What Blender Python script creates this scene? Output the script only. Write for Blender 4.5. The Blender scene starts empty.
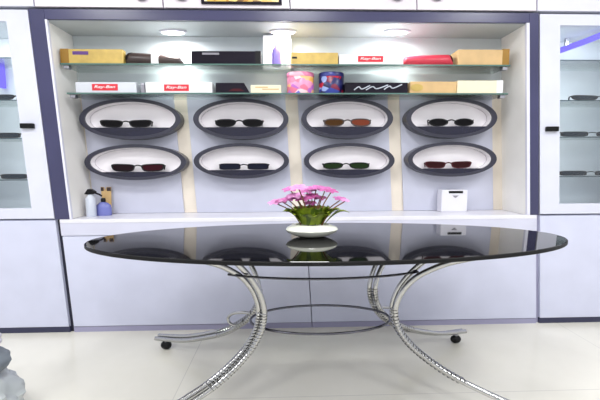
import bpy, bmesh, math, random
from mathutils import Vector, Matrix, noise
random.seed(7)
PI = math.pi
C = bpy.context.scene.collection
scene = bpy.context.scene

# ------------------------------------------------------------------ camera
CAM_H, FPX = 1.10, 370.0
PITCH, YAW, ROLL = 0.09627, 0.03235, -0.00486
LEAN = 0.0583            # the shop fitting leans slightly to the left, as in the photograph
D = 2.40                 # front plane of the cabinets
cp, sp = math.cos(PITCH), math.sin(PITCH)
cy, sy = math.cos(YAW), math.sin(YAW)
cr, sr = math.cos(ROLL), math.sin(ROLL)
fwd = Vector((sy*cp, cy*cp, -sp)); rt0 = Vector((cy, -sy, 0)); up0 = rt0.cross(fwd)
rt = cr*rt0 + sr*up0; up = -sr*rt0 + cr*up0
cam_d = bpy.data.cameras.new('camera'); cam = bpy.data.objects.new('camera', cam_d); C.objects.link(cam)
cam_d.sensor_fit = 'HORIZONTAL'; cam_d.sensor_width = 36.0; cam_d.lens = FPX/600*36.0
cam_d.clip_start = 0.02
mw = Matrix(((rt.x, up.x, -fwd.x, 0), (rt.y, up.y, -fwd.y, 0), (rt.z, up.z, -fwd.z, CAM_H), (0, 0, 0, 1)))
cam.matrix_world = mw
scene.camera = cam

def at(px, py, Y):
    """point of the plane y = Y that the photograph shows at pixel (px, py)"""
    d = rt*((px-300)/FPX) + up*(-(py-200)/FPX) + fwd
    t = Y/d.y
    return Vector((d.x*t, Y, CAM_H + d.z*t))
def lean(u, z): return u - LEAN*(z - CAM_H)

# ------------------------------------------------------------------ materials
def S(r, g, b):
    f = lambda c: (c/255/12.92) if c/255 <= .04045 else ((c/255+.055)/1.055)**2.4
    return (f(r), f(g), f(b), 1)
def mat(name, col, rough=.5, metal=0.0, coat=0.0, var=.03, scale=6.0, spec=.5, emit=None, es=0.0):
    m = bpy.data.materials.new(name); m.use_nodes = True
    nt = m.node_tree; b = nt.nodes['Principled BSDF']
    b.inputs['Roughness'].default_value = rough; b.inputs['Metallic'].default_value = metal
    b.inputs['Coat Weight'].default_value = coat; b.inputs['Specular IOR Level'].default_value = spec
    tc = nt.nodes.new('ShaderNodeTexCoord'); nz = nt.nodes.new('ShaderNodeTexNoise'); nz.inputs['Scale'].default_value = scale
    rp = nt.nodes.new('ShaderNodeValToRGB')
    k0, k1 = 1-var, 1+var
    rp.color_ramp.elements[0].position = .3; rp.color_ramp.elements[1].position = .7
    rp.color_ramp.elements[0].color = (col[0]*k0, col[1]*k0, col[2]*k0, 1)
    rp.color_ramp.elements[1].color = (min(1, col[0]*k1), min(1, col[1]*k1), min(1, col[2]*k1), 1)
    nt.links.new(tc.outputs['Object'], nz.inputs['Vector']); nt.links.new(nz.outputs['Fac'], rp.inputs['Fac'])
    nt.links.new(rp.outputs['Color'], b.inputs['Base Color'])
    if emit: b.inputs['Emission Color'].default_value = emit; b.inputs['Emission Strength'].default_value = es
    return m
def glass(name, tint, refl=.12, rough=.02):
    m = bpy.data.materials.new(name); m.use_nodes = True; nt = m.node_tree; nt.nodes.clear()
    o = nt.nodes.new('ShaderNodeOutputMaterial'); mx = nt.nodes.new('ShaderNodeMixShader')
    t = nt.nodes.new('ShaderNodeBsdfTransparent'); g = nt.nodes.new('ShaderNodeBsdfGlossy'); f = nt.nodes.new('ShaderNodeFresnel')
    mp = nt.nodes.new('ShaderNodeMath'); mp.operation = 'MULTIPLY'; mp.inputs[1].default_value = refl*8
    f.inputs['IOR'].default_value = 1.45
    t.inputs['Color'].default_value = tint; g.inputs['Roughness'].default_value = rough
    nt.links.new(f.outputs['Fac'], mp.inputs[0]); nt.links.new(mp.outputs[0], mx.inputs['Fac'])
    nt.links.new(t.outputs[0], mx.inputs[1]); nt.links.new(g.outputs[0], mx.inputs[2]); nt.links.new(mx.outputs[0], o.inputs['Surface'])
    return m
def emis(name, col, s):
    m = bpy.data.materials.new(name); m.use_nodes = True; nt = m.node_tree; nt.nodes.clear()
    o = nt.nodes.new('ShaderNodeOutputMaterial'); e = nt.nodes.new('ShaderNodeEmission')
    e.inputs['Color'].default_value = col; e.inputs['Strength'].default_value = s
    nt.links.new(e.outputs[0], o.inputs['Surface']); return m
def patches(name, cols, scale, stretch=(1, 1, 1)):
    """printed blotches of several flat colours"""
    m = bpy.data.materials.new(name); m.use_nodes = True; nt = m.node_tree; b = nt.nodes['Principled BSDF']
    tc = nt.nodes.new('ShaderNodeTexCoord'); mp = nt.nodes.new('ShaderNodeMapping'); mp.inputs['Scale'].default_value = stretch
    vo = nt.nodes.new('ShaderNodeTexVoronoi'); vo.inputs['Scale'].default_value = scale
    rp = nt.nodes.new('ShaderNodeValToRGB'); rp.color_ramp.interpolation = 'CONSTANT'
    sx = nt.nodes.new('ShaderNodeSeparateColor')
    el = rp.color_ramp.elements
    while len(el) < len(cols): el.new(.5)
    for i, c in enumerate(cols): el[i].position = i/len(cols); el[i].color = c
    nt.links.new(tc.outputs['Object'], mp.inputs['Vector']); nt.links.new(mp.outputs[0], vo.inputs['Vector'])
    nt.links.new(vo.outputs['Color'], sx.inputs[0]); nt.links.new(sx.outputs[0], rp.inputs['Fac']); nt.links.new(rp.outputs['Color'], b.inputs['Base Color'])
    b.inputs['Roughness'].default_value = .3
    return m
def floor_mat():
    m = bpy.data.materials.new('polished floor tiles'); m.use_nodes = True; nt = m.node_tree; b = nt.nodes['Principled BSDF']
    tc = nt.nodes.new('ShaderNodeTexCoord'); mp = nt.nodes.new('ShaderNodeMapping'); mp.inputs['Location'].default_value = (.70, .76, 0)
    br = nt.nodes.new('ShaderNodeTexBrick'); br.offset = 0; br.inputs['Scale'].default_value = 1
    br.inputs['Brick Width'].default_value = 2.4; br.inputs['Row Height'].default_value = 1.05
    br.inputs['Mortar Size'].default_value = .0025; br.inputs['Mortar Smooth'].default_value = .3
    nz = nt.nodes.new('ShaderNodeTexNoise'); nz.inputs['Scale'].default_value = 2.5; nz.inputs['Detail'].default_value = 5
    rp = nt.nodes.new('ShaderNodeValToRGB')
    rp.color_ramp.elements[0].position = .3; rp.color_ramp.elements[1].position = .75
    rp.color_ramp.elements[0].color = S(*FL0); rp.color_ramp.elements[1].color = S(*FL1)
    mx = nt.nodes.new('ShaderNodeMix'); mx.data_type = 'RGBA'
    nt.links.new(tc.outputs['Object'], mp.inputs[0]); nt.links.new(mp.outputs[0], br.inputs['Vector']); nt.links.new(mp.outputs[0], nz.inputs['Vector'])
    nt.links.new(nz.outputs['Fac'], rp.inputs['Fac']); nt.links.new(br.outputs['Fac'], mx.inputs['Factor'])
    nt.links.new(rp.outputs['Color'], mx.inputs['A']); mx.inputs['B'].default_value = S(206, 203, 194)
    nt.links.new(mx.outputs['Result'], b.inputs['Base Color'])
    b.inputs['Roughness'].default_value = .16; b.inputs['Specular IOR Level'].default_value = .5
    return m
FL0, FL1 = (222, 219, 207), (231, 228, 217)

M = dict(
    white=mat('white laminate', S(212, 214, 228), .35),
    lav=mat('pale lavender laminate', S(205, 208, 228), .3),
    over=mat('white gloss laminate', S(220, 220, 234), .3),
    pink=mat('white laminate with a pink cast', S(230, 222, 230), .3),
    counter=mat('white counter', S(226, 225, 234), .25),
    apron=mat('lavender white laminate', S(204, 205, 222), .3),
    navy=mat('navy gloss laminate', S(60, 60, 94), .28, var=.12, scale=3),
    gap=mat('dark gap', S(28, 28, 48), .6),
    plinthd=mat('dark navy plinth', S(48, 50, 78), .4),
    plinthl=mat('grey lavender plinth', S(158, 156, 184), .35),
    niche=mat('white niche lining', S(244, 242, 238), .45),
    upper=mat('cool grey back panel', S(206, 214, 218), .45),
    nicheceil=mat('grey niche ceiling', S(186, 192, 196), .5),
    beige=mat('beige back board', S(230, 220, 205), .5),
    panel=mat('lavender grey back panel', S(196, 198, 214), .4),
    cabin=mat('pale blue grey cabinet lining', S(214, 219, 224), .5),
    pane=glass('clear pane', (.97, .98, .99, 1), .08),
    shelf=glass('clear shelf glass', (.94, .975, .96, 1), .10),
    edge=mat('green glass edge', S(84, 116, 108), .15),
    edgeb=mat('dark glass edge', S(60, 78, 86), .2),
    black=mat('black plastic', S(12, 12, 15), .35, spec=.25),
    chrome=mat('polished chrome', S(176, 176, 176), .14, 1.0, var=.02),
    steel=mat('brushed steel', S(170, 170, 178), .3, 1.0),
    tableedge=mat('dark ground glass edge', S(14, 14, 16), .5, spec=.2),
    darksteel=mat('dark chrome', S(92, 92, 100), .2, 1.0),
    tabletop=mat('black glass', S(9, 9, 11), .035, spec=.5, var=.1),
    rim=mat('dark grey gloss', S(48, 48, 62), .3, var=.1),
    rimd=mat('dark navy gloss', S(22, 22, 44), .25, var=.12),
    disc=mat('pale grey lining', S(236, 232, 236), .5),
    gold=mat('gold card', S(190, 162, 86), .35, .2, var=.12, scale=20),
    goldd=mat('dark gold card', S(150, 112, 40), .35, .2),
    tan=mat('tan card', S(206, 172, 120), .5, var=.08, scale=12),
    cream=mat('cream card', S(240, 228, 196), .5),
    whitebox=mat('white card', S(236, 238, 240), .4),
    greybox=mat('pale grey card', S(206, 210, 218), .4),
    red=mat('red print', S(214, 34, 52), .4),
    redcase=mat('red leather', S(196, 52, 72), .35, var=.08),
    maroon=mat('dark red leather', S(70, 18, 28), .4, spec=.2),
    blackbox=mat('black card', S(26, 22, 34), .6, var=.15, spec=.15),
    greyprint=mat('grey print', S(140, 138, 148), .5),
    brown=mat('dark brown leather', S(62, 48, 46), .35, var=.15),
    purple=mat('purple liquid', S(140, 120, 205), .2, es=.0),
    purpled=mat('purple mark', S(84, 44, 120), .4),
    blue=mat('blue liquid', S(112, 118, 182), .2),
    clear=mat('milky clear plastic', S(196, 202, 214), .2),
    bowl=mat('white glazed ceramic', S(226, 228, 216), .15, coat=.4),
    leaf=mat('green leaf', S(124, 142, 34), .45, var=.35, scale=30),
    leafd=mat('dark green leaf', S(74, 96, 24), .45, var=.3, scale=30),
    stem=mat('reddish brown stem', S(120, 74, 42), .5),
    pet1=mat('pink petals', S(186, 98, 162), .5, var=.2, scale=40),
    pet2=mat('magenta petals', S(170, 76, 138), .5, var=.2, scale=40),
    pet3=mat('violet petals', S(206, 140, 190), .5, var=.2, scale=40),
    wrap=mat('grey translucent wrap', S(178, 184, 186), .25, coat=.3, var=.12, scale=9),
    wrapl=mat('pale lavender wrap', S(205, 202, 214), .4, var=.06),
    ceil=mat('white ceiling', S(235, 235, 235), .7),
    wallm=mat('white wall', S(228, 228, 230), .6),
    lamp=emis('downlight lens', (1, .97, .92, 1), 9),
    lampc=emis('ceiling lamp lens', (1, .98, .95, 1), 7),
    led=emis('blue light strip', (.19, .15, .95, 1), 1.25),
    glow=mat('white carton with added glow', S(250, 250, 250), .5, emit=(1, 1, 1, 1), es=.25),  # faint emission stands in for strong light on the carton
)

# ------------------------------------------------------------------ mesh building
class MB:
    def __init__(s): s.b = bmesh.new()
    def box(s, x0, x1, y0, y1, z0, z1):
        v = [s.b.verts.new(p) for p in ((x0,y0,z0),(x1,y0,z0),(x1,y1,z0),(x0,y1,z0),(x0,y0,z1),(x1,y0,z1),(x1,y1,z1),(x0,y1,z1))]
        for f in ((3,2,1,0),(4,5,6,7),(0,1,5,4),(1,2,6,5),(2,3,7,6),(3,0,4,7)): s.b.faces.new([v[i] for i in f])
        return s
    def frame(s, x0, x1, y0, y1, z0, z1, a0, a1, c0, c1):
        """one continuous rectangular ring: outer rectangle x0..x1, z0..z1 and hole a0..a1, c0..c1"""
        O = [(x0,z0),(x1,z0),(x1,z1),(x0,z1)]; I = [(a0,c0),(a1,c0),(a1,c1),(a0,c1)]
        of = [s.b.verts.new((x,y0,z)) for x,z in O]; inf = [s.b.verts.new((x,y0,z)) for x,z in I]
        ob = [s.b.verts.new((x,y1,z)) for x,z in O]; inb = [s.b.verts.new((x,y1,z)) for x,z in I]
        for k in range(4):
            j = (k+1) % 4
            s.b.faces.new((of[k],of[j],inf[j],inf[k])); s.b.faces.new((ob[j],ob[k],inb[k],inb[j]))
            s.b.faces.new((of[j],of[k],ob[k],ob[j])); s.b.faces.new((inf[k],inf[j],inb[j],inb[k]))
        return s
    def prism(s, pts, y0, y1):
        a = [s.b.verts.new((x,y0,z)) for x,z in pts]; c = [s.b.verts.new((x,y1,z)) for x,z in pts]; n = len(pts)
        s.b.faces.new(a); s.b.faces.new(c[::-1])
        for k in range(n): s.b.faces.new((a[(k+1)%n], a[k], c[k], c[(k+1)%n]))
        return s
    def ring(s, cx, cz, a, b, a2, b2, y0, y1, n=64):
        L = []
        for (p, q, y) in ((a,b,y0),(a2,b2,y0),(a2,b2,y1),(a,b,y1)):
            L.append([s.b.verts.new((cx+p*math.cos(2*PI*k/n), y, cz+q*math.sin(2*PI*k/n))) for k in range(n)])
        for i in range(4):
            A, B = L[i], L[(i+1)%4]
            for k in range(n): s.b.faces.new((A[k], A[(k+1)%n], B[(k+1)%n], B[k]))
        return s
    def lathe(s, prof, c, sx=1, sy=1, n=32):
        rings = []
        for r, z in prof:
            rings.append([s.b.verts.new((c[0]+sx*r*math.cos(2*PI*k/n), c[1]+sy*r*math.sin(2*PI*k/n), c[2]+z)) for k in range(n)])
        for A, B in zip(rings, rings[1:]):
            for k in range(n): s.b.faces.new((A[k], A[(k+1)%n], B[(k+1)%n], B[k]))
        s.b.faces.new(rings[0][::-1]); s.b.faces.new(rings[-1]); return s
    def tube(s, P, r, n=10, closed=False):
        P = [Vector(p) for p in P]; N = len(P); rr = r if isinstance(r, (list, tuple)) else [r]*N
        loops = []; nrm = None
        for i in range(N):
            if closed: t = P[(i+1)%N]-P[i-1]
            else: t = P[min(i+1,N-1)]-P[max(i-1,0)]
            t.normalize()
            if nrm is None:
                nrm = t.orthogonal().normalized()
            nrm = (nrm - t*nrm.dot(t)); nrm.normalize(); bn = t.cross(nrm)
            loops.append([s.b.verts.new(P[i]+rr[i]*(math.cos(2*PI*k/n)*nrm+math.sin(2*PI*k/n)*bn)) for k in range(n)])
        pairs = list(zip(loops, loops[1:]))
        if closed:
            # align the last loop with the first before bridging
            A, B = loops[-1], loops[0]
            off = min(range(n), key=lambda o: (A[0].co-B[o].co).length)
            pairs.append((A, B[off:]+B[:off]))
        for A, B in pairs:
            for k in range(n): s.b.faces.new((A[k], A[(k+1)%n], B[(k+1)%n], B[k]))
        if not closed: s.b.faces.new(loops[0][::-1]); s.b.faces.new(loops[-1])
        return s
    def ball(s, c, r, sc=(1,1,1), seg=20, ringn=12):
        m = Matrix.Translation(c) @ Matrix.Diagonal((sc[0]*r, sc[1]*r, sc[2]*r, 1))
        bmesh.ops.create_uvsphere(s.b, u_segments=seg, v_segments=ringn, radius=1, matrix=m); return s
    def lean(s):
        for v in s.b.verts: v.co.x -= LEAN*(v.co.z-CAM_H)
        return s
    def build(s, name, m, parent=None, smooth=False, bevel=0, seg=2):
        bmesh.ops.recalc_face_normals(s.b, faces=s.b.faces)
        if bevel:
            ed = [e for e in s.b.edges if len(e.link_faces) == 2 and e.calc_face_angle(0) > .6]
            bmesh.ops.bevel(s.b, geom=ed, offset=bevel, segments=seg, affect='EDGES', profile=.5, clamp_overlap=True)
        me = bpy.data.meshes.new(name)
        org = Vector((0,0,0)); p = parent
        while p is not None: org += p.location; p = p.parent
        if parent is None:
            vs = [v.co for v in s.b.verts]
            org = Vector(((min(v.x for v in vs)+max(v.x for v in vs))/2, (min(v.y for v in vs)+max(v.y for v in vs))/2, min(v.z for v in vs)))
        for v in s.b.verts: v.co -= org
        if smooth:
            for f in s.b.faces: f.smooth = True
        s.b.to_mesh(me); s.b.free()
        if smooth: me.set_sharp_from_angle(angle=math.radians(38))
        o = bpy.data.objects.new(name, me); C.objects.link(o); me.materials.append(m)
        if parent is None: o.location = org
        else: o.parent = parent
        return o
def tag(o, label=None, cat=None, group=None, kind=None):
    if label: o['label'] = label
    if cat: o['category'] = cat
    if group: o['group'] = group
    if kind: o['kind'] = kind
    return o
def thing(name, loc, label, cat, group=None):
    o = bpy.data.objects.new(name, None); C.objects.link(o); o.location = loc; o.empty_display_size = .05
    return tag(o, label, cat, group)
def copy_tree(o, parent=None):
    c = o.copy(); C.objects.link(c)
    if parent: c.parent = parent
    for ch in list(o.children): copy_tree(ch, c)
    return c
def bez(P, n):
    """Catmull-Rom through points"""
    P = [Vector(p) for p in P]; out = []
    Q = [2*P[0]-P[1]] + P + [2*P[-1]-P[-2]]
    for i in range(1, len(Q)-2):
        a, b, c, d = Q[i-1:i+3]
        for k in range(n):
            t = k/n
            out.append(.5*((2*b)+(c-a)*t+(2*a-5*b+4*c-d)*t*t+(3*b-a-3*c+d)*t**3))
    out.append(P[-1]); return out
def lettering(text, x, y, z, height, m, parent, name='lettering', shear=0.0, width=None):
    cu = bpy.data.curves.new(name, 'FONT'); cu.body = text; cu.size = 1; cu.shear = shear; cu.align_x = 'CENTER'; cu.align_y = 'CENTER'; cu.offset = .012
    tmp = bpy.data.objects.new(name, cu); C.objects.link(tmp)
    dg = bpy.context.evaluated_depsgraph_get(); dg.update()
    me = bpy.data.meshes.new_from_object(tmp.evaluated_get(dg)); bpy.data.objects.remove(tmp)
    xs = [v.co.x for v in me.vertices]; ys = [v.co.y for v in me.vertices]
    w, h = max(xs)-min(xs), max(ys)-min(ys); cx, cyy = (max(xs)+min(xs))/2, (max(ys)+min(ys))/2
    sx = (width/w) if width else height/h
    org = Vector((0,0,0)); p = parent
    while p is not None: org += p.location; p = p.parent
    for v in me.vertices:
        v.co = Vector((x+(v.co.x-cx)*sx, y, z+(v.co.y-cyy)*height/h)) - org
    o = bpy.data.objects.new(name, me); C.objects.link(o); me.materials.clear(); me.materials.append(m); o.parent = parent
    return o

# ------------------------------------------------------------------ the room
def struct(name, mb, m): return tag(mb.build(name, m), kind='structure')
struct('floor', MB().box(-3.6, 3.9, -2.2, 2.84, -.06, 0), floor_mat())
struct('wall_back', MB().box(-3.6, 3.9, 2.84, 2.94, 0, 2.8), M['wallm'])
struct('ceiling', MB().box(-3.6, 3.9, -2.2, 2.94, 2.8, 2.9), M['ceil'])

# ------------------------------------------------------------------ base cabinets and counter
def base_cabinet(u0, u1, z1, doormat, plinthmat, label, door_u):
    t = thing('base_cabinet', (lean((u0+u1)/2, 0), 2.6, 0), label, 'cabinet', 'base cabinets along the wall')
    MB().box(u0, u1, D+.022, 2.82, .03, z1).lean().build('carcass', M['lav'], t)
    MB().box(door_u[0], door_u[1], D, D+.02, .04, z1-.004).lean().build('door', doormat, t, bevel=.002)
    MB().box(u0, u1, D+.006, D+.03, 0, .036).lean().build('plinth', plinthmat, t)
    return t
base_cabinet(-2.30, -1.513, .752, M['lav'], M['plinthd'], 'plain lavender base cabinet on a dark plinth under the left glass-door cabinet', (-2.297, -1.515))
base_cabinet(-1.487, .091, .648, M['lav'], M['plinthl'], 'wide lavender base cabinet on a grey plinth, left of the centre seam behind the table', (-1.483, .090))
base_cabinet(.094, 1.640, .648, M['lav'], M['plinthl'], 'wide lavender base cabinet on a grey plinth, right of the centre seam behind the table', (.095, 1.637))
base_cabinet(1.662, 2.46, .752, M['lav'], M['plinthd'], 'plain lavender base cabinet on a dark plinth under the right glass-door cabinet', (1.664, 2.458))
for n, (a, b, mm) in enumerate(((-1.5125, -1.4875, M['gap']), (1.6405, 1.6615, M['plinthl']))):
    struct('gap_strip_%d' % (n+1), MB().box(a, b, D+.02, D+.06, 0, .75).lean(), mm)  # strips fill the cabinet gaps, with the gap shade put into their colour
t = thing('countertop', (lean(.08, .648), 2.55, .648), 'long white countertop running under the eyewear niche', 'countertop')
MB().box(-1.486, 1.640, D-.004, 2.70, .730, .755).lean().build('slab', M['counter'], t, bevel=.003)
MB().box(-1.486, 1.640, D-.002, 2.70, .649, .7298).lean().build('apron', M['apron'], t)

# ------------------------------------------------------------------ side display cabinets
SHELF_Z = (1.79, 1.525, 1.28, 1.01)
def display_cabinet(u0, u1, p0, p1, side, label):
    t = thing('display_cabinet', (lean((u0+u1)/2, .755), 2.6, .755), label, 'display cabinet', 'glass-door display cabinets')
    z0, z1 = .757, 2.047
    c = MB()
    c.frame(u0, u1, D+.024, 2.80, z0, z1, u0+.025, u1-.025, z0+.03, z1-.055)
    c.lean().build('carcass', M['cabin'], t)
    MB().box(u0+.025, u1-.025, 2.78, 2.80, z0+.03, z1-.055).lean().build('back_panel', M['cabin'], t)
    d = MB().frame(u0+.003, u1-.003, D, D+.02, z0+.004, z1-.004, p0, p1, .829, 1.974).lean().build('door', M['white'], t, bevel=.002)
    MB().box(p0, p1, D+.008, D+.013, .829, 1.974).lean().build('glass_pane', M['pane'], d)
    hx = at(28.5, 126, D).x if side < 0 else at(551, 129, D).x
    hz = at(28.5, 126, D).z if side < 0 else at(551, 129, D).z
    MB().box(hx-.040, hx+.040, D-.022, D, hz-.016, hz+.015).build('handle', M['black'], d, bevel=.004)
    return t
display_cabinet(-2.30, -1.515, -2.16, -1.654, -1, 'tall white cabinet with a glass door, left of the eyewear niche')
display_cabinet(1.660, 2.46, 1.796, 2.32, 1, 'tall white cabinet with a glass door, right of the eyewear niche')
ords = ('topmost', 'second from the top', 'third from the top', 'lowest')
for side, (a, b) in ((-1, (-2.272, -1.543)), (1, (1.688, 2.432))):
    for k, z in enumerate(SHELF_Z):
        sd = 'left' if side < 0 else 'right'
        t = thing('cabinet_glass_shelf', (lean((a+b)/2, z), 2.64, z-.008), 'glass shelf inside the %s glass-door cabinet, %s of four' % (sd, ords[k]), 'shelf', 'glass shelves of the side cabinets')
        MB().box(a, b, 2.502, 2.775, z-.008, z).lean().build('glass_sheet', M['shelf'], t)
        MB().box(a, b, 2.498, 2.5015, z-.007, z-.001).lean().build('front_edge', M['edgeb'], t)
for x0, x1 in ((-2.25, -1.56), (1.70, 2.42)):  # unseen fill lights added under the tops to brighten the cabinet interiors
    ld = bpy.data.lights.new('cabinet_fill', 'AREA'); ld.shape = 'RECTANGLE'; ld.size = .5; ld.size_y = .08; ld.energy = 1.8; ld.color = (.9, .96, 1)
    lo = bpy.data.objects.new('cabinet_fill', ld); C.objects.link(lo); lo.location = ((x0+x1)/2-.04, 2.55, 1.975); lo.rotation_euler = (math.radians(18), 0, 0)
for sx, u in ((1, 1.74), (-1, -1.60)):  # more added fill, hidden behind the door stiles, for the lower interiors
    ld = bpy.data.lights.new('cabinet_fill', 'AREA'); ld.shape = 'RECTANGLE'; ld.size = .9; ld.size_y = .03; ld.energy = 2.6; ld.color = (.93, .97, 1)
    lo = bpy.data.objects.new('cabinet_fill', ld); C.objects.link(lo); lo.location = (lean(u, 1.35), 2.45, 1.35)
    lo.rotation_euler = Vector((sx*.8, .9, -.0)).to_track_quat('-Z', 'X').to_euler()
# blue light strip under the right cabinet top
t = thing('light_tube', (2.03, 2.6, 1.93), 'blue glowing light strip under the top of the right glass-door cabinet', 'light strip', 'blue light strips')
MB().tube([at(556, 52, 2.74), at(585, 41.5, 2.58), at(610, 31.5, 2.46)], .020).build('glowing_tube', M['led'], t, True)
for p in (at(566, 48, 2.69), at(605, 33.5, 2.48)):
    MB().box(p.x-.01, p.x+.01, p.y-.008, p.y+.008, p.z+.012, 1.989).build('clip', M['steel'], t)
t = thing('light_tube', (-2.0, 2.75, 1.6), 'added blue glowing tube for the blue reflection at the back of the left glass-door cabinet', 'light strip', 'blue light strips')
MB().tube([at(1, 64, 2.752), at(3, 88, 2.752)], .02).build('glowing_tube', M['led'], t, True)  # added tube standing in for a blue reflection in the left cabinet

# ------------------------------------------------------------------ overhead cabinets
ZB = 2.062
def overhead(u0, u1, label, doors, m, knobs=()):
    t = thing('overhead_cabinet', (lean((u0+u1)/2, ZB), 2.6, ZB), label, 'cabinet', 'overhead cabinets')
    MB().box(u0+.002, u1-.002, D+.024, 2.82, ZB+.002, 2.6).lean().build('carcass', M['white'], t)
    for (a, b) in doors:
        d = MB().box(a+.004, b-.004, D, D+.02, ZB, 2.6).lean().build('door', m, t, bevel=.002)
        for kx in knobs:
            p = at(kx, 0, D)
            if a < p.x+LEAN*(p.z-CAM_H) < b:
                MB().ball((p.x, D-.012, p.z+.012), .03, (1.2, .5, .72)).build('knob', M['greyprint'], d, True)
overhead(-2.30, -1.474, 'white overhead cabinet at the far left end above the glass-door cabinet', [(-2.30, -1.474)], M['over'])
overhead(-1.474, .079, 'white two-door overhead cabinet carrying the gold picture, above the niche', [(-1.474, -.700), (-.700, .079)], M['pink'], (142, 182))
overhead(.079, 1.643, 'white two-door overhead cabinet right of the gold picture, above the niche', [(.079, .875), (.875, 1.643)], M['pink'], (397, 437))
overhead(1.643, 2.46, 'white overhead cabinet at the far right end above the glass-door cabinet', [(1.643, 2.46)], M['over'])
t = thing('ornate_picture', (lean(-.217, 2.08), D-.01, 2.082), 'gold ornate picture in a dark frame mounted on the overhead cabinet doors', 'picture')
MB().frame(-.463, .029, D-.016, D-.002, 2.082, 2.34, -.445, .011, 2.094, 2.328).lean().build('frame', M['blackbox'], t)
MB().box(-.445, .011, D-.010, D-.004, 2.094, 2.328).lean().build('image', patches('gold ornament', [S(226, 190, 90), S(120, 84, 30), S(240, 214, 130), S(190, 140, 50), S(250, 236, 190)], 26, (1, 1, 1.5)), t)

# ------------------------------------------------------------------ the niche
YB = 2.69
UL, UR, ZC, ZT = -1.418, 1.576, .756, 1.983
t = thing('display_niche', (lean(.08, ZC), 2.5, ZC), 'open white eyewear niche with a navy surround and grey back panels', 'niche')
MB().box(UL-.02, UR+.02, YB, YB+.02, ZC, ZT+.02).lean().build('back_board', M['beige'], t)
MB().box(UL-.02, UL, D+.012, YB, ZC, ZT).lean().build('side_panel', M['niche'], t)
MB().box(UR, UR+.02, D+.012, YB, ZC, ZT).lean().build('side_panel', M['niche'], t)
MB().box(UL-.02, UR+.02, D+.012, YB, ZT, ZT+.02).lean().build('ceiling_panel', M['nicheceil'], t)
MB().box(UL-.094, UL-.001, D-.004, D+.012, ZC, 2.047).lean().build('surround', M['navy'], t, bevel=.002)
MB().box(UR+.016, UR+.077, D-.004, D+.012, ZC, 2.047).lean().build('surround', M['navy'], t, bevel=.002)
MB().box(UL-.0005, UR+.0155, D-.004, D+.012, 1.986, 2.047).lean().build('surround', M['navy'], t, bevel=.002)
MB().box(UR-.004, UR+.0155, D-.006, D+.012, ZC, 1.9855).lean().build('edge_strip', M['over'], t)
MB().box(UL-.0008, UL+.012, D-.006, D+.012, ZC, 1.9855).lean().build('edge_strip', M['over'], t)  # pale strip painted as the highlight along the left inner edge
MB().box(UL+.001, UR-.001, YB-.010, YB-.001, 1.601, ZT-.001).lean().build('upper_back_panel', M['upper'], t)
for (a, b) in ((-1.405, -.770), (-.678, .012), (.100, .742), (.830, 1.50)):
    MB().box(a, b, YB-.014, YB-.001, ZC+.001, 1.60).lean().build('back_panel', M['panel'], t)
# downlights in the niche ceiling
for i, (x, y) in enumerate(((-.753, 2.574), (-.025, 2.56), (.736, 2.546))):
    t = thing('downlight', (x, y, ZT-.012), ('leftmost', 'middle', 'rightmost')[i] + ' of three round white downlights in the niche ceiling', 'downlight', 'downlights in the niche ceiling')
    MB().lathe([(.062, 0), (.07, .004), (.07, .0115)], (x, y, ZT-.012), 1.3, .6).build('bezel', M['over'], t, True)
    MB().lathe([(.050, -.004), (.056, -.0005)], (x, y, ZT-.012), 1.3, .6).build('lens', M['lamp'], t, True)
    ld = bpy.data.lights.new('downlight_lamp', 'AREA'); ld.shape = 'DISK'; ld.size = .1; ld.energy = 3.6; ld.color = (1, .985, .96)
    lo = bpy.data.objects.new('downlight_lamp', ld); C.objects.link(lo); lo.location = (x, y-.02, ZT-.03)

# glass shelves of the niche
def glass_shelf(z, xl, xr, label):
    t = thing('glass_shelf', ((xl+xr)/2, 2.57, z-.012), label, 'shelf', 'glass shelves of the niche')
    MB().box(xl, xr, 2.464, YB-.016, z-.010, z).build('glass_sheet', M['shelf'], t)
    MB().box(xl, xr, 2.460, 2.4635, z-.0095, z-.0005).build('front_edge', M['edge'], t)
    for sx, e in ((1, xl), (-1, xr)):
        MB().box(e+sx*.03-.018, e+sx*.03+.018, 2.468, 2.505, z-.032, z-.0105).build('bracket', M['steel'], t, bevel=.004)
Z1, Z2 = 1.745, 1.563
glass_shelf(Z1, -1.435, 1.470, 'upper glass shelf of the niche, just below the downlights')
glass_shelf(Z2, -1.405, 1.462, 'lower glass shelf of the niche, right above the round rings')

# ------------------------------------------------------------------ boxes and cases on the shelves
def shelf_box(name, px0, px1, ptop, z, label, cat, m, Yf=2.485, depth=.13, group=None, skew=0.0, bevel=.003, rot=0):
    """a box standing on shelf height z, seen between px0 and px1; skew pushes the top sideways"""
    pm = (px0+px1)/2
    x0, x1 = at(px0, 80, Yf).x, at(px1, 80, Yf).x; zt = at(pm, ptop, Yf).z
    t = thing(name, ((x0+x1)/2, Yf+depth/2, z), label, cat, group)
    o = MB().box(x0, x1, Yf, Yf+depth, z+.0005, zt).build('carton', m, t, bevel=bevel)
    return t, x0, x1, zt
def brand_label(t, px0, px1, py0, py1, Yf, z0):
    a, b = at(px0, py0, Yf), at(px1, py1, Yf)
    l = MB().box(a.x, b.x, Yf-.0025, Yf-.0002, b.z, a.z).build('brand_label', M['red'], t)
    lettering('Ray-Ban', (a.x+b.x)/2, Yf-.004, (a.z+b.z)/2, (a.z-b.z)*.55, M['whitebox'], l, 'lettering', .25, (b.x-a.x)*.82)
B1 = 'cases and boxes on the upper glass shelf'; B2 = 'cases and boxes on the lower glass shelf'
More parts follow.
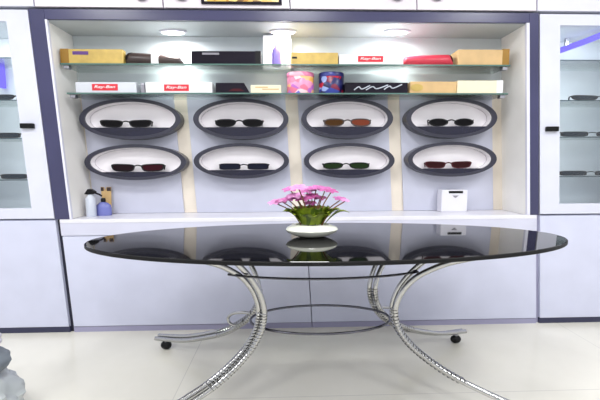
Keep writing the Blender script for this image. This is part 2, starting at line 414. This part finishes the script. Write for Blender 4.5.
# upper shelf
t, x0, x1, zt = shelf_box('eyewear_box', 62, 124, 49, Z1, 'gold box with a dark purple mark at the left end of the upper glass shelf', 'box', M['gold'], group=B1, depth=.05)
MB().box(x0-.001, x0+.052, 2.484, 2.536, Z1+.0005, zt+.001).build('end_sleeve', M['goldd'], t)
a, b = at(72, 51, 2.48), at(88, 54.5, 2.48)
MB().box(a.x, b.x, 2.483, 2.4848, b.z, a.z).build('printed_mark', M['purpled'], t)
def long_case(px0, px1, ptop, label, m, capm, band=None, taper=1, Yf=2.50):
    tp = .33 if taper > 0 else .16
    x0, x1 = at(px0, 60, Yf).x, at(px1, 60, Yf).x; h = at((px0+px1)/2, ptop, Yf).z - Z1
    t = thing('glasses_case', ((x0+x1)/2, Yf+.04, Z1), label, 'glasses case', B1)
    n = 14; P = []; R_ = []
    prof = []
    for i in range(n+1):
        s_ = i/n; e = s_ if taper > 0 else 1-s_
        r = (1-tp*e**1.5)*min(1, (min(e, 1)*9+.45))*min(1, ((1-e)*9+.4))
        prof.append((x0+(x1-x0)*s_, max(.12, r)))
    mb = MB(); loops = []
    for x, r in prof:
        hh = h*r
        loops.append([mb.b.verts.new((x, Yf+.045-.045*math.cos(2*PI*k/20)*(.5+.5*r), Z1+.001+hh*.5+hh*.5*math.sin(2*PI*k/20))) for k in range(20)])
    for A, B in zip(loops, loops[1:]):
        for k in range(20): mb.b.faces.new((A[k], A[(k+1)%20], B[(k+1)%20], B[k]))
    mb.b.faces.new(loops[0]); mb.b.faces.new(loops[-1][::-1])
    body = mb.build('shell', m, t, True)
    ex = x0 if taper > 0 else x1
    hh = h*.68
    MB().ball((ex+(.03 if taper > 0 else -.03), Yf+.043, Z1+hh*.78), hh*.72, (1.0, .95, .98)).build('rounded_end', capm, t, True)
    if band:
        bx0, bx1 = at(band[0], 60, Yf).x, at(band[1], 60, Yf).x
        MB().box(bx0, bx1, Yf-.004, Yf+.096, Z1+.0006, Z1+h*.93).build('paper_band', M['whitebox'], t, bevel=.004)
long_case(124.8, 182, 51, 'long dark brown tapered glasses case with a white band on the upper shelf', M['brown'], M['blackbox'], (151, 158), 1)
t, x0, x1, zt = shelf_box('eyewear_box', 192, 261, 51, Z1, 'long black box with a small grey print on the upper glass shelf', 'box', M['blackbox'], group=B1)
MB().box(x1-.034, x1+.001, 2.484, 2.616, Z1+.0005, zt+.001).build('end_cap', M['black'], t)
a, b = at(202, 52.5, 2.48), at(219, 54.5, 2.48)
MB().box(a.x, b.x, 2.483, 2.4848, b.z, a.z).build('printed_mark', M['greyprint'], t)
# white carton and purple bottle
x0, x1 = at(263, 50, 2.60).x, at(291, 50, 2.60).x
t = thing('tall_carton', ((x0+x1)/2, 2.63, Z1), 'tall white carton with added glow standing behind the purple bottle', 'carton')
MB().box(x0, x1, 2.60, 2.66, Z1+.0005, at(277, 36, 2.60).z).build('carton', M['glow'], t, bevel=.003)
MB().box(x0+.002, x1-.002, 2.603, 2.657, at(277, 36, 2.60).z, at(277, 36, 2.60).z+.008).build('lid_flap', M['whitebox'], t)
c = at(276.5, 60, 2.53); c.z = Z1+.0005
hb = at(276.5, 40, 2.53).z - Z1
t = thing('spray_bottle', c, 'small purple bottle in front of the white carton on the upper shelf', 'bottle')
MB().lathe([(.026, 0), (.031, .006), (.031, hb*.5), (.026, hb*.62), (.013, hb*.74)], c).build('bottle_body', M['purple'], t, True)
MB().lathe([(.014, hb*.74), (.015, hb*.78), (.014, hb*.96), (.010, hb)], c).build('cap', M['clear'], t, True)
t, x0, x1, zt = shelf_box('eyewear_box', 291, 338, 52.5, Z1, 'gold box with a black spot on its left, right of the purple bottle', 'box', M['gold'], group=B1)
a, b = at(292, 56.5, 2.48), at(297, 58.5, 2.48)
MB().box(a.x, b.x, 2.483, 2.4848, b.z, a.z).build('printed_mark', M['black'], t)
t, x0, x1, zt = shelf_box('eyewear_box', 339, 403, 54.5, Z1, 'white box with a red brand label on the upper glass shelf', 'box', M['whitebox'], group=B1)
brand_label(t, 358, 383, 56, 62, 2.485, Z1)
long_case(403, 454, 53, 'long red rounded glasses case on the upper glass shelf', M['redcase'], M['maroon'], None, -1)
t, x0, x1, zt = shelf_box('eyewear_box', 457.5, 508, 49.5, Z1, 'tan box at the right end of the upper glass shelf', 'box', M['tan'], group=B1)
MB().box(x1-.045, x1+.001, 2.484, 2.616, Z1+.0005, zt+.004).build('end_sleeve', M['goldd'], t)
# lower shelf
t, x0, x1, zt = shelf_box('eyewear_box', 75, 136, 82, Z2, 'pale grey box with a red brand label at the left end of the lower shelf', 'box', M['greybox'], group=B2)
brand_label(t, 92, 118, 84, 90.5, 2.485, Z2)
t, x0, x1, zt = shelf_box('small_upright_box', 140.5, 144, 83, Z2, 'narrow grey upright box between the two red-labelled boxes on the lower shelf', 'box', M['greyprint'], group=B2)
MB().box(x0-.0006, x1+.0006, 2.484, 2.616, zt-.012, zt+.0006).build('lid', M['steel'], t)
t, x0, x1, zt = shelf_box('eyewear_box', 145, 212, 82, Z2, 'white box with a red brand label on the lower shelf, left of the black box', 'box', M['whitebox'], group=B2)
brand_label(t, 164, 189, 84.5, 91, 2.485, Z2)
# black wedge box
Yf = 2.485; x0, x1, x2 = at(215.5, 85, Yf).x, at(244, 85, Yf).x, at(250, 85, Yf).x; zt = at(230, 82.8, Yf).z
t = thing('eyewear_box', ((x0+x2)/2, Yf+.06, Z2), 'short black box with a slanting right end and a red mark on the lower shelf', 'box', B2)
MB().prism([(x0, Z2+.0005), (x2, Z2+.0005), (x1, zt), (x0, zt)], Yf, Yf+.13).build('carton', M['blackbox'], t, bevel=.003)
a, b = at(228, 88.5, 2.48), at(243, 91, 2.48)
MB().prism([(a.x, b.z), (b.x+.01, b.z), (b.x-.02, a.z), (a.x+.03, a.z)], 2.4835, 2.4848).build('printed_mark', M['maroon'], t)
t, x0, x1, zt = shelf_box('eyewear_box', 250.5, 281, 85, Z2, 'low cream box with faint brown print, left of the pink tin', 'box', M['cream'], group=B2)
for (p, q, r_, s_) in ((255, 86.5, 268, 87.6), (262, 88.5, 279, 89.6)):
    a, b = at(p, q, 2.48), at(r_, s_, 2.48)
    MB().box(a.x, b.x, 2.4835, 2.4848, b.z, a.z).build('printed_mark', M['tan'], t)
def tin(px0, px1, ptop, label, m, lidm):
    Yf = 2.49; x0, x1 = at(px0, 82, Yf+.06).x, at(px1, 82, Yf+.06).x; r = (x1-x0)/2; c = Vector(((x0+x1)/2, Yf+.075, Z2+.0005))
    h = at((px0+px1)/2, ptop, Yf).z - Z2
    t = thing('round_tin', c, label, 'tin', 'printed tins on the lower glass shelf')
    MB().lathe([(r*.97, 0), (r, .004), (r, h*.80), (r*.985, h*.81)], c, 1, .75, 40).build('tin_body', m, t, True)
    MB().lathe([(r*1.015, h*.812), (r*1.02, h*.82), (r*1.02, h*.97), (r*.99, h)], c, 1, .75, 40).build('lid', lidm, t, True)
tin(287, 314, 71, 'round pink tin with a colourful patchy print on the lower glass shelf', patches('pink tin print', [S(236, 150, 190), S(244, 196, 140), S(250, 214, 220), S(120, 120, 214), S(226, 120, 150), S(240, 180, 90), S(190, 110, 200)], 26, (1, 1, 1.2)), patches('pink lid print', [S(226, 130, 170), S(240, 180, 200), S(214, 110, 140)], 14))
tin(319, 344, 71, 'round dark blue tin with red and pale blue patches on the lower glass shelf', patches('blue tin print', [S(30, 34, 96), S(186, 30, 56), S(44, 62, 150), S(150, 170, 220), S(120, 24, 60), S(26, 26, 70)], 24, (1, 1, 1.2)), patches('blue lid print', [S(28, 34, 100), S(50, 60, 140), S(24, 24, 60)], 14))
# dark patterned case
t, x0, x1, zt = shelf_box('eyewear_box', 345, 408, 82.5, Z2, 'long dark purple box with a pale swirling print on the lower shelf', 'box', M['blackbox'], group=B2)
sw = MB()
for (p, q) in (((354, 90), (370, 85.5)), ((366, 90), (388, 85)), ((384, 89.5), (402, 84.5))):
    a, b = at(*p, 2.4835), at(*q, 2.4835); mid = (a+b)/2+Vector((.0, 0, -.008))
    P = bez([a, a*.7+b*.3+Vector((0, 0, .012)), mid, b], 6); sw.tube(P, .0038, 6)
tag(sw.build('swirl_print', M['clear'], t))
t, x0, x1, zt = shelf_box('eyewear_box', 410.5, 457, 81.5, Z2, 'tan box with a round gold sticker on its left, on the lower shelf', 'box', M['tan'], group=B2)
a = at(417, 87.5, 2.48)
MB().ring(a.x, a.z, .042, .024, .001, .001, 2.482, 2.4848, 28).build('round_sticker', M['gold'], t)
t, x0, x1, zt = shelf_box('eyewear_box', 457.5, 503, 80.5, Z2, 'cream white box at the right end of the lower glass shelf', 'box', M['cream'], group=B2)
MB().box(x1-.04, x1+.001, 2.484, 2.616, Z2+.0005, zt+.001).build('end_sleeve', M['whitebox'], t)

# ------------------------------------------------------------------ eyewear rings
RY0, RY1 = 2.58, YB-.016
ring_px = [(130, 119, 48, 127.6), (241, 119, 46, 127.2), (347.5, 118.4, 45, 126.8), (452, 118, 45.5, 126.4),
           (135.3, 162.3, 48.7, 172), (241.5, 161, 46.5, 170), (349.5, 160.7, 45, 169.5), (452.5, 159.3, 45, 168.5)]
glasses_px = [(100, 151, 119.5), (215, 263, 118.5), (324, 371, 118), (429, 474, 118), (109, 162, 163.5), (218, 268, 164), (323, 370, 162), (427, 473, 161)]
ROWN = ('upper', 'lower'); COLN = ('first', 'second', 'third', 'fourth')
LENS = [S(14, 13, 16), S(16, 15, 18), S(74, 48, 22), S(14, 13, 16), S(30, 14, 20), S(26, 28, 44), S(30, 48, 22), S(48, 18, 20)]
LENS2 = {2: S(120, 58, 40), 4: S(52, 12, 24)}
FRAMEC = ['black', 'black', 'brown', 'black', 'black', 'blackbox', 'black', 'maroon']
GDESC = ['black angular sunglasses', 'black rounded sunglasses', 'sunglasses with amber brown lenses', 'black oval sunglasses with a bright spot',
         'black sunglasses with a dark red tint', 'slate blue rectangular sunglasses', 'sunglasses with dark green lenses', 'dark maroon cat-eye sunglasses']
SHAPE = ['way', 'avi', 'avi', 'oval', 'way', 'rect', 'avi', 'way']
def lens_outline(kind, cx, cz, w, h, sgn):
    pts = []; n = 24
    for k in range(n):
        a = 2*PI*k/n; c_, s_ = math.cos(a), math.sin(a)
        e = {'way': .55, 'rect': .42, 'avi': .8, 'oval': .95}[kind]
        x = math.copysign(abs(c_)**e, c_)*w/2; z = math.copysign(abs(s_)**e, s_)*h/2
        if kind == 'way': x *= 1+.14*(z/h*2); z += .10*h*(x*sgn/w)
        if kind == 'avi': x *= 1+.10*(z/h*2); x += -.10*w*(-(z/h))*0 + sgn*(-.06)*w*(z/h); 
        pts.append((cx+x, cz+z))
    return pts
def sunglasses(x0, x1, zbase, h, Y, kind, lensc, lensc2, framem, label, group, name='sunglasses'):
    cx = (x0+x1)/2; W = x1-x0; lw = W*.43; t = thing(name, (cx, Y, zbase), label, 'sunglasses' if name == 'sunglasses' else 'glasses', group)
    cz = zbase+h/2+.001
    fm = MB()
    for sg in (-1, 1):
        lx = cx+sg*(W/2-lw/2)
        o = lens_outline(kind, lx, cz, lw, h, sg); i = lens_outline(kind, lx, cz, lw*.87, h*.72, sg); n = len(o)
        L = [[fm.b.verts.new((x, y, z)) for x, z in q] for q, y in ((o, Y), (i, Y), (i, Y+.008), (o, Y+.008))]
        for q in range(4):
            A, B = L[q], L[(q+1) % 4]
            for k in range(n): fm.b.faces.new((A[k], A[(k+1) % n], B[(k+1) % n], B[k]))
    zb = cz+h*.22
    fm.tube(bez([(cx-W*.085, Y+.004, zb-h*.04), (cx, Y+.001, zb+h*.10), (cx+W*.085, Y+.004, zb-h*.04)], 5), h*.085, 8)
    fm.build('frame', framem, t)
    for sg in (-1, 1):
        lx = cx+sg*(W/2-lw/2)
        lm = mat('tinted lens', lensc if sg < 0 or lensc2 is None else lensc2, .3, spec=.1)
        MB().prism(lens_outline(kind, lx, cz, lw*.875, h*.73, sg), Y+.002, Y+.005).build('lens', lm, t)
    for sg in (-1, 1):
        ex = cx+sg*W/2*.985
        MB().tube(bez([(ex, Y+.006, cz+h*.28), (ex+sg*.004, Y+.022, cz+h*.26), (ex-sg*.004, Y+.038, cz+h*.1), (ex-sg*.01, Y+.046, cz-h*.25)], 4), .0045, 8).build('temple', framem, t)
    return t
for i, (px, py, apx, chord) in enumerate(ring_px):
    row, colu = i//4, i % 4
    c = at(px, py, RY0); A = apx/FPX*c.y*1.012; Bv = .137 if row == 0 else .122
    zc = at(px, chord, RY0).z
    t = thing('eyewear_ring', (c.x, (RY0+RY1)/2, c.z-Bv), 'dark grey oval display ring holding eyewear, %s from the left in the %s row' % (COLN[colu], ROWN[row]), 'display ring', 'oval eyewear rings on the back wall')
    th, tv = .035, .021
    MB().ring(c.x, c.z, A, Bv, A-th, Bv-tv, RY0, RY1).build('rim', M['rim'], t, True)
    MB().ring(c.x, c.z, A-th-.0008, Bv-tv-.0008, A-th-.005, Bv-tv-.005, RY0+.012, RY1-.031).build('lining', M['disc'], t, True)
    a2, b2 = A-th-.006, Bv-tv-.006
    # back disc and shelf segment
    MB().prism([(c.x+a2*math.cos(2*PI*k/48), c.z+b2*math.sin(2*PI*k/48)) for k in range(48)], RY1-.030, RY1-.025).build('back_disc', M['disc'], t)
    a3, b3 = A-th-.0002, Bv-tv-.0002; f = max(-.98, min(.98, (zc-c.z)/b3)); ang = math.asin(f)
    seg = [(c.x+a3*math.cos(a_), c.z+b3*math.sin(a_)) for a_ in [ang-(PI+2*ang)*k/24 for k in range(25)]]
    MB().prism(seg, RY0-.001, RY1-.031).build('shelf', M['rimd'], t)
    g0, g1, gt = glasses_px[i]
    Yg = RY0+.006
    x0, x1 = at(g0, 120, Yg).x, at(g1, 120, Yg).x; h = at(px, gt, Yg).z - zc
    sunglasses(x0, x1, zc+.001, max(h*.92, .044), Yg, SHAPE[i], LENS[i], LENS2.get(i), M[FRAMEC[i]],
               '%s in the %s ring of the %s row' % (GDESC[i], COLN[colu], ROWN[row]), 'sunglasses in the oval rings')
# glasses lying on the side cabinets' shelves
for (x0, x1, k, sd, d) in ((572, 632, 1, 'right', 'second'), (561, 624, 2, 'right', 'third'), (560, 622, 3, 'right', 'lowest'),
                        (-46, 14, 1, 'left', 'second'), (-40, 20, 2, 'left', 'third'), (-34, 27, 3, 'left', 'lowest')):
    Y = 2.52; z = SHELF_Z[k]
    py = {1: 98, 2: 136, 3: 176}[k]
    a, b = at(x0, py, Y).x, at(x1, py, Y).x
    sunglasses(a, b, z+.0005, .034, Y, 'rect' if k > 1 else 'way', S(24, 36, 46), None, M['black'],
               'dark glasses on the %s shelf of the %s glass-door cabinet' % (d, sd), 'glasses in the side cabinets', 'eyeglasses')

# ------------------------------------------------------------------ things on the counter
ZK = .7555
def base_at(px, Y): q = at(px, 213, Y); return Vector((q.x, Y, ZK))
c = base_at(91.5, 2.53); h = at(91.5, 189, 2.53).z-ZK; r = .030
t = thing('spray_bottle', c, 'slim clear white spray bottle with a black trigger head on the counter', 'bottle')
MB().lathe([(r, 0), (r*1.05, .006), (r*1.05, h*.66), (r*.6, h*.76), (r*.45, h*.80)], c).build('bottle_body', M['clear'], t, True)
hd = MB().prism([(c.x-.036, c.z+h*.82), (c.x-.014, c.z+h*.80), (c.x+.03, c.z+h*.82), (c.x+.038, c.z+h*.9), (c.x+.012, c.z+h), (c.x-.012, c.z+h)], c.y-.014, c.y+.014).build('trigger_head', M['black'], t, bevel=.003)
MB().tube([(c.x+.03, c.y, c.z+h*.86), (c.x+.06, c.y, c.z+h*.80), (c.x+.075, c.y, c.z+h*.74)], .006, 8).build('nozzle', M['blackbox'], t)
c = base_at(104, 2.58); h = at(104, 198, 2.58).z-ZK; r = .053
t = thing('liquid_bottle', c, 'squat blue bottle with a small black cap on the counter at the left', 'bottle')
MB().lathe([(r*.95, 0), (r, .006), (r, h*.42), (r*.92, h*.58), (r*.55, h*.72), (r*.25, h*.78)], c, 1, .6).build('bottle_body', M['blue'], t, True)
MB().lathe([(r*.27, h*.78), (r*.3, h*.8), (r*.3, h*.95), (r*.2, h)], c, 1, .8).build('cap', M['black'], t, True)
a, b = at(101, 187, 2.655), at(112, 203, 2.655)
t = thing('card_tag', ((a.x+b.x)/2, 2.66, ZK), 'small tan card with two brown corners standing behind the blue bottle', 'card')
MB().prism([(a.x+.01, ZK), (b.x-.005, ZK), (b.x, a.z), (b.x-.03, a.z), (b.x-.04, a.z-.03), (a.x+.03, a.z-.03), (a.x+.022, a.z), (a.x, a.z)], 2.65, 2.656).build('card', M['tan'], t)
MB().box(b.x-.028, b.x-.001, 2.648, 2.6499, a.z-.028, a.z-.002).build('brown_corner', M['brown'], t)
MB().box(a.x+.001, a.x+.02, 2.648, 2.6499, a.z-.028, a.z-.002).build('brown_corner', M['brown'], t)
x0, x1 = at(441.5, 200, 2.58).x, at(467.5, 200, 2.58).x; zt = at(454, 190, 2.58).z
t = thing('dispenser_box', ((x0+x1)/2, 2.62, ZK), 'cream white upright box with a black slot on the counter at the right', 'box')
MB().box(x0, x1, 2.58, 2.66, ZK, zt).build('carton', M['counter'], t, bevel=.005)
a, b = at(449, 191, 2.578), at(463, 193.2, 2.578)
MB().box(a.x, b.x, 2.5775, 2.5799, b.z, a.z).build('slot', M['black'], t)
a, b = at(452.5, 195.5, 2.578), at(458.5, 197.8, 2.578)
MB().prism([(a.x, a.z), (b.x, a.z), ((a.x+b.x)/2+.004, b.z), ((a.x+b.x)/2-.004, b.z)], 2.5775, 2.5799).build('printed_mark', M['greyprint'], t)

# ------------------------------------------------------------------ the table
TC = Vector((.192, 1.745, 0)); TA, TB = 1.125, .444; TZ = .75
LC = Vector((.153, 1.74, 0))
t = thing('oval_table', (TC.x, TC.y, 0), 'oval black glass table on ribbed chrome legs in front of the niche', 'table')
N = 128
mb = MB()
prof = [(0.99, TZ-.0165), (.998, TZ-.015), (1.0, TZ-.006), (.999, TZ-.002), (.994, TZ)]
rings = [[mb.b.verts.new((TC.x+TA*s_*math.cos(2*PI*k/N), TC.y+TB*s_*math.sin(2*PI*k/N), z)) for k in range(N)] for s_, z in prof]
for A, B in zip(rings, rings[1:]):
    for k in range(N): mb.b.faces.new((A[k], A[(k+1) % N], B[(k+1) % N], B[k]))
mb.b.faces.new(rings[0][::-1]); mb.b.faces.new(rings[-1])
mb.build('table_top', M['tabletop'], t)
eb = MB(); L = [[eb.b.verts.new((TC.x+(TA+o)*math.cos(2*PI*k/N), TC.y+(TB+o)*math.sin(2*PI*k/N), z)) for k in range(N)] for o, z in ((.0005, TZ-.0165), (.0022, TZ-.0145), (.0022, TZ-.003), (.0005, TZ-.001))]
for q in range(4):
    A, B = L[q], L[(q+1) % 4]
    for k in range(N): eb.b.faces.new((A[k], A[(k+1) % N], B[(k+1) % N], B[k]))
eb.build('table_edge', M['tableedge'], t)
PROF = [(.67, .724), (.56, .688), (.485, .650), (.42, .602), (.368, .53), (.345, .45), (.36, .37), (.41, .30), (.48, .245), (.57, .193), (.68, .150), (.86, .098), (1.07, .066)]
PROF_IN = [(.52, .728), (.47, .690), (.425, .645), (.385, .595), (.348, .53), (.328, .45), (.343, .37), (.394, .295), (.466, .236), (.558, .182), (.672, .138), (.855, .086), (1.07, .060)]
LOOP = [(.43, .275), (.475, .245), (.515, .25), (.525, .28), (.49, .308), (.43, .322), (.38, .325)]
for sx, syy in ((-1, -1), (1, -1), (-1, 1), (1, 1)):
    dv = Vector((((.80 if sx < 0 else .97) if syy < 0 else .88)*sx, .41*syy, 0)); LC = Vector((.147 if syy < 0 else .143, 1.74, 0)); pv = Vector((-dv.y, dv.x, 0)).normalized()
    P3 = lambda q, z, o=0: LC + dv*q + Vector((0, 0, z)) + pv*o
    n = len(PROF)
    A = bez([P3(q, z, -.014) for q, z in PROF], 8); B = bez([P3(q, z, .014) for q, z in PROF_IN], 8)
    lg = MB().tube(A, .0125, 12).tube(B, .0125, 12)
    # ribbing wound round the two rails below the bulge
    leg = lg.build('leg', M['chrome'], t, True)
    mid = [(a_+b_)/2 for a_, b_ in zip(A, B)]
    i0, i1 = int(5.0*8), int(9.6*8)
    hel = []
    turns = 26; steps = turns*10
    for k in range(steps+1):
        s_ = i0+(i1-i0)*k/steps; j = min(int(s_), len(mid)-2); fr = s_-j
        m_ = mid[j].lerp(mid[j+1], fr); tg = (mid[j+1]-mid[j]).normalized()
        e1 = (A[j]-B[j]).normalized(); e2 = tg.cross(e1).normalized()
        half = (A[j]-B[j]).length/2+.0135
        ph = 2*PI*turns*k/steps
        hel.append(m_+e1*half*math.cos(ph)+e2*.0145*math.sin(ph))
    MB().tube(hel, .003, 6).build('ribbing', M['chrome'], leg, True)
    lp = bez([P3(q, z, .02) for q, z in LOOP], 6)
    if syy > 0: MB().tube(lp, .008, 8).build('scroll', M['chrome'], leg, True)
    pad = P3(.68, .7375)
    MB().lathe([(.03, -.012), (.034, -.006), (.034, 0)], pad, 1.4, .8, 20).build('mounting_pad', M['chrome'], leg, True)
    cq = P3(1.0, 0)
    cs = MB().lathe([(.011, .038), (.011, .068)], cq, 1, 1, 12)
    cst = cs.build('caster_stem', M['steel'], leg, True)
    MB().ball((cq.x, cq.y, .0262), .026, (1.25, .8, 1)).build('caster_wheel', M['black'], leg, True)
LC = Vector((.153, 1.74, 0))
el = [(LC.x+.34*math.cos(2*PI*k/72), LC.y+.168*math.sin(2*PI*k/72), .35) for k in range(72)]
MB().tube(el, .006, 8, True).build('lower_ring', M['darksteel'], t, True)
for s_ in (-1, 1):
    arc = [(LC.x+.56*math.sin(a_), LC.y+s_*.255*math.cos(a_), .628) for a_ in [(-PI/4*1.06)+(PI/2*1.06)*k/24 for k in range(25)]]
    MB().tube(arc, .0055, 8).build('upper_rod', M['darksteel'], t, True)

# ------------------------------------------------------------------ flower bowl on the table
FC = Vector((at(312, 230, 1.76).x, 1.77, TZ+.0006))
t = thing('flower_bowl', FC, 'white ceramic bowl of pink flowers and green leaves on the black glass table', 'flower arrangement')
MB().lathe([(.052, 0), (.085, .008), (.118, .024), (.127, .036), (.120, .047), (.098, .056), (.088, .061), (.080, .061), (.076, .052), (.03, .05)], FC, 1, .72, 48).build('bowl', M['bowl'], t, True)
def blade(base, az, L, w, rise, droop, m, name='leaf', el=1.0):
    mb = MB(); n = 8; rows = []
    d = Vector((math.cos(az), .62*math.sin(az), 0)); sd = Vector((-math.sin(az), math.cos(az), 0))
    for i in range(n+1):
        s_ = i/n; p = base + d*L*s_ + Vector((0, 0, rise*math.sin(s_*PI*.55) - droop*s_*s_))
        ww = w*math.sin(PI*min(.97, .06+s_*.94))**.75
        rows.append([mb.b.verts.new(p-sd*ww+Vector((0, 0, ww*.35))), mb.b.verts.new(p), mb.b.verts.new(p+sd*ww+Vector((0, 0, ww*.35)))])
    for A, B in zip(rows, rows[1:]):
        for k in range(2): mb.b.faces.new((A[k], A[k+1], B[k+1], B[k]))
    return mb.build(name, m, t, True)
rn = random.Random(4)
TOPB = FC+Vector((0, 0, .056))
for k in range(30):
    az = 2*PI*k/30+rn.uniform(-.1, .1); inner = k % 3 == 0
    L = rn.uniform(.070, .092) if not inner else rn.uniform(.035, .05)
    b0 = TOPB+Vector((math.cos(az)*.05, math.sin(az)*.034, .004))
    blade(b0, az, L, rn.uniform(.028, .036), rn.uniform(.055, .078) if not inner else .085, rn.uniform(.0, .012), M['leaf'] if k % 4 else M['leafd'])
blade(TOPB+Vector((.06, -.03, .01)), -.08, .118, .024, .075, .022, M['leaf'])
blade(TOPB+Vector((-.05, -.03, .01)), PI+.05, .09, .022, .066, .004, M['leaf'])
fl = [(276, 203, .032, 2), (283, 202, .030, 1), (291, 190.5, .034, 0), (299, 189, .036, 2), (307, 192, .036, 0), (316, 189.5, .036, 0), (325, 190.5, .034, 0), (331, 192, .028, 1),
      (296, 197, .036, 2), (303, 200, .034, 1), (312, 197, .032, 1), (289, 200, .030, 0), (340, 200, .030, 0), (320, 199, .028, 1), (310, 204, .026, 1), (345, 201, .018, 2)]
for i, (px, py, r, mi) in enumerate(fl):
    Yp = 1.77+rn.uniform(-.06, .05); p = at(px, py, Yp)
    f = MB(); n = 6
    tilt = Vector(((p.x-FC.x)*1.6, -.35, .9)).normalized()
    e1 = tilt.orthogonal().normalized(); e2 = tilt.cross(e1)
    for k in range(n):
        a_ = 2*PI*k/n+rn.uniform(-.2, .2); d = e1*math.cos(a_)+e2*math.sin(a_); sd = tilt.cross(d)
        rows = []
        for j in range(5):
            s_ = j/4; q = p+Vector((d.x*1.35, d.y, d.z))*r*s_+tilt*r*(.55*s_-.35*s_*s_); w = r*.42*math.sin(PI*(.1+.82*s_))
            rows.append([f.b.verts.new(q-sd*w+tilt*w*.25), f.b.verts.new(q), f.b.verts.new(q+sd*w+tilt*w*.25)])
        for A, B in zip(rows, rows[1:]):
            for c_ in range(2): f.b.faces.new((A[c_], A[c_+1], B[c_+1], B[c_]))
    fo = f.build('flower', M[('pet1', 'pet2', 'pet3')[mi]], t, True)
    b0 = TOPB+Vector(((p.x-FC.x)*.3, (p.y-FC.y)*.3, .0)); md = (b0+p)/2+Vector(((p.x-FC.x)*-.08, 0, .012))
    MB().tube(bez([b0, md, p-tilt*.002], 5), .0028, 6).build('stem', M['stem'], fo, True)

# ------------------------------------------------------------------ wrapped bundle at the left edge
def lump(c, sc, seed, amp=.16):
    mb = MB(); mb.ball(c, 1, sc, 40, 24)
    for v in mb.b.verts:
        d = (v.co-c); q = Vector((d.x/sc[0], d.y/sc[1], d.z/sc[2]))
        k = 1+amp*(abs(noise.noise(q*2.2+Vector((seed, 0, 0))))*1.4-.3)+amp*.4*noise.noise(q*6+Vector((0, seed, 0)))
        v.co = c+d*k
        v.co.z = max(v.co.z, .001)
    return mb
BX = -1.41
t = thing('wrapped_bundle', (BX, 1.5, 0), 'grey plastic-wrapped bundle standing on the floor at the far left edge', 'bundle')
lump(Vector((BX, 1.5, .10)), (.27, .2, .15), 1.0).build('crumpled_base', M['wrap'], t, True)
roll = lump(Vector((BX, 1.5, .275)), (.225, .16, .075), 4.0, .08).build('rolled_cloth', None or mat('grey rolled cloth', S(112, 120, 128), .5, var=.15), t, True)
st = MB()
for k in range(6):
    x = BX-.1+k*.045
    st.tube(bez([(x-.05, 1.335+.01*abs(k-2), .235), (x, 1.333+.008*abs(k-2), .275), (x+.045, 1.345+.012*abs(k-2), .31)], 5), .005, 6)
tag(st.build('pale_stripe', M['wrapl'], roll, True))
lump(Vector((BX-.01, 1.52, .36)), (.19, .14, .06), 9.0, .1).build('pale_top_cover', M['wrapl'], t, True)

# ------------------------------------------------------------------ light
for i, (x, y) in enumerate(((-1.8, .9), (.1, .9), (2.0, .9), (-1.8, -.8), (.1, -.8), (2.0, -.8))):
    t = thing('ceiling_lamp', (x, y, 2.77), 'square flat ceiling lamp over the shop floor', 'ceiling lamp', 'ceiling lamps')
    MB().box(x-.26, x+.26, y-.26, y+.26, 2.785, 2.7995).build('housing', M['over'], t)
    MB().box(x-.24, x+.24, y-.24, y+.24, 2.777, 2.7845).build('diffuser', M['lampc'], t)
    ld = bpy.data.lights.new('ceiling_light', 'AREA'); ld.shape = 'SQUARE'; ld.size = .48; ld.energy = 22; ld.color = (.97, .98, 1)
    lo = bpy.data.objects.new('ceiling_light', ld); C.objects.link(lo); lo.location = (x, y, 2.77)
w = bpy.data.worlds.new('world'); scene.world = w; w.use_nodes = True
bg = w.node_tree.nodes['Background']; bg.inputs['Color'].default_value = (.93, .95, 1, 1); bg.inputs['Strength'].default_value = .95
scene.view_settings.view_transform = 'Standard'; scene.view_settings.look = 'None'; scene.view_settings.exposure = 0
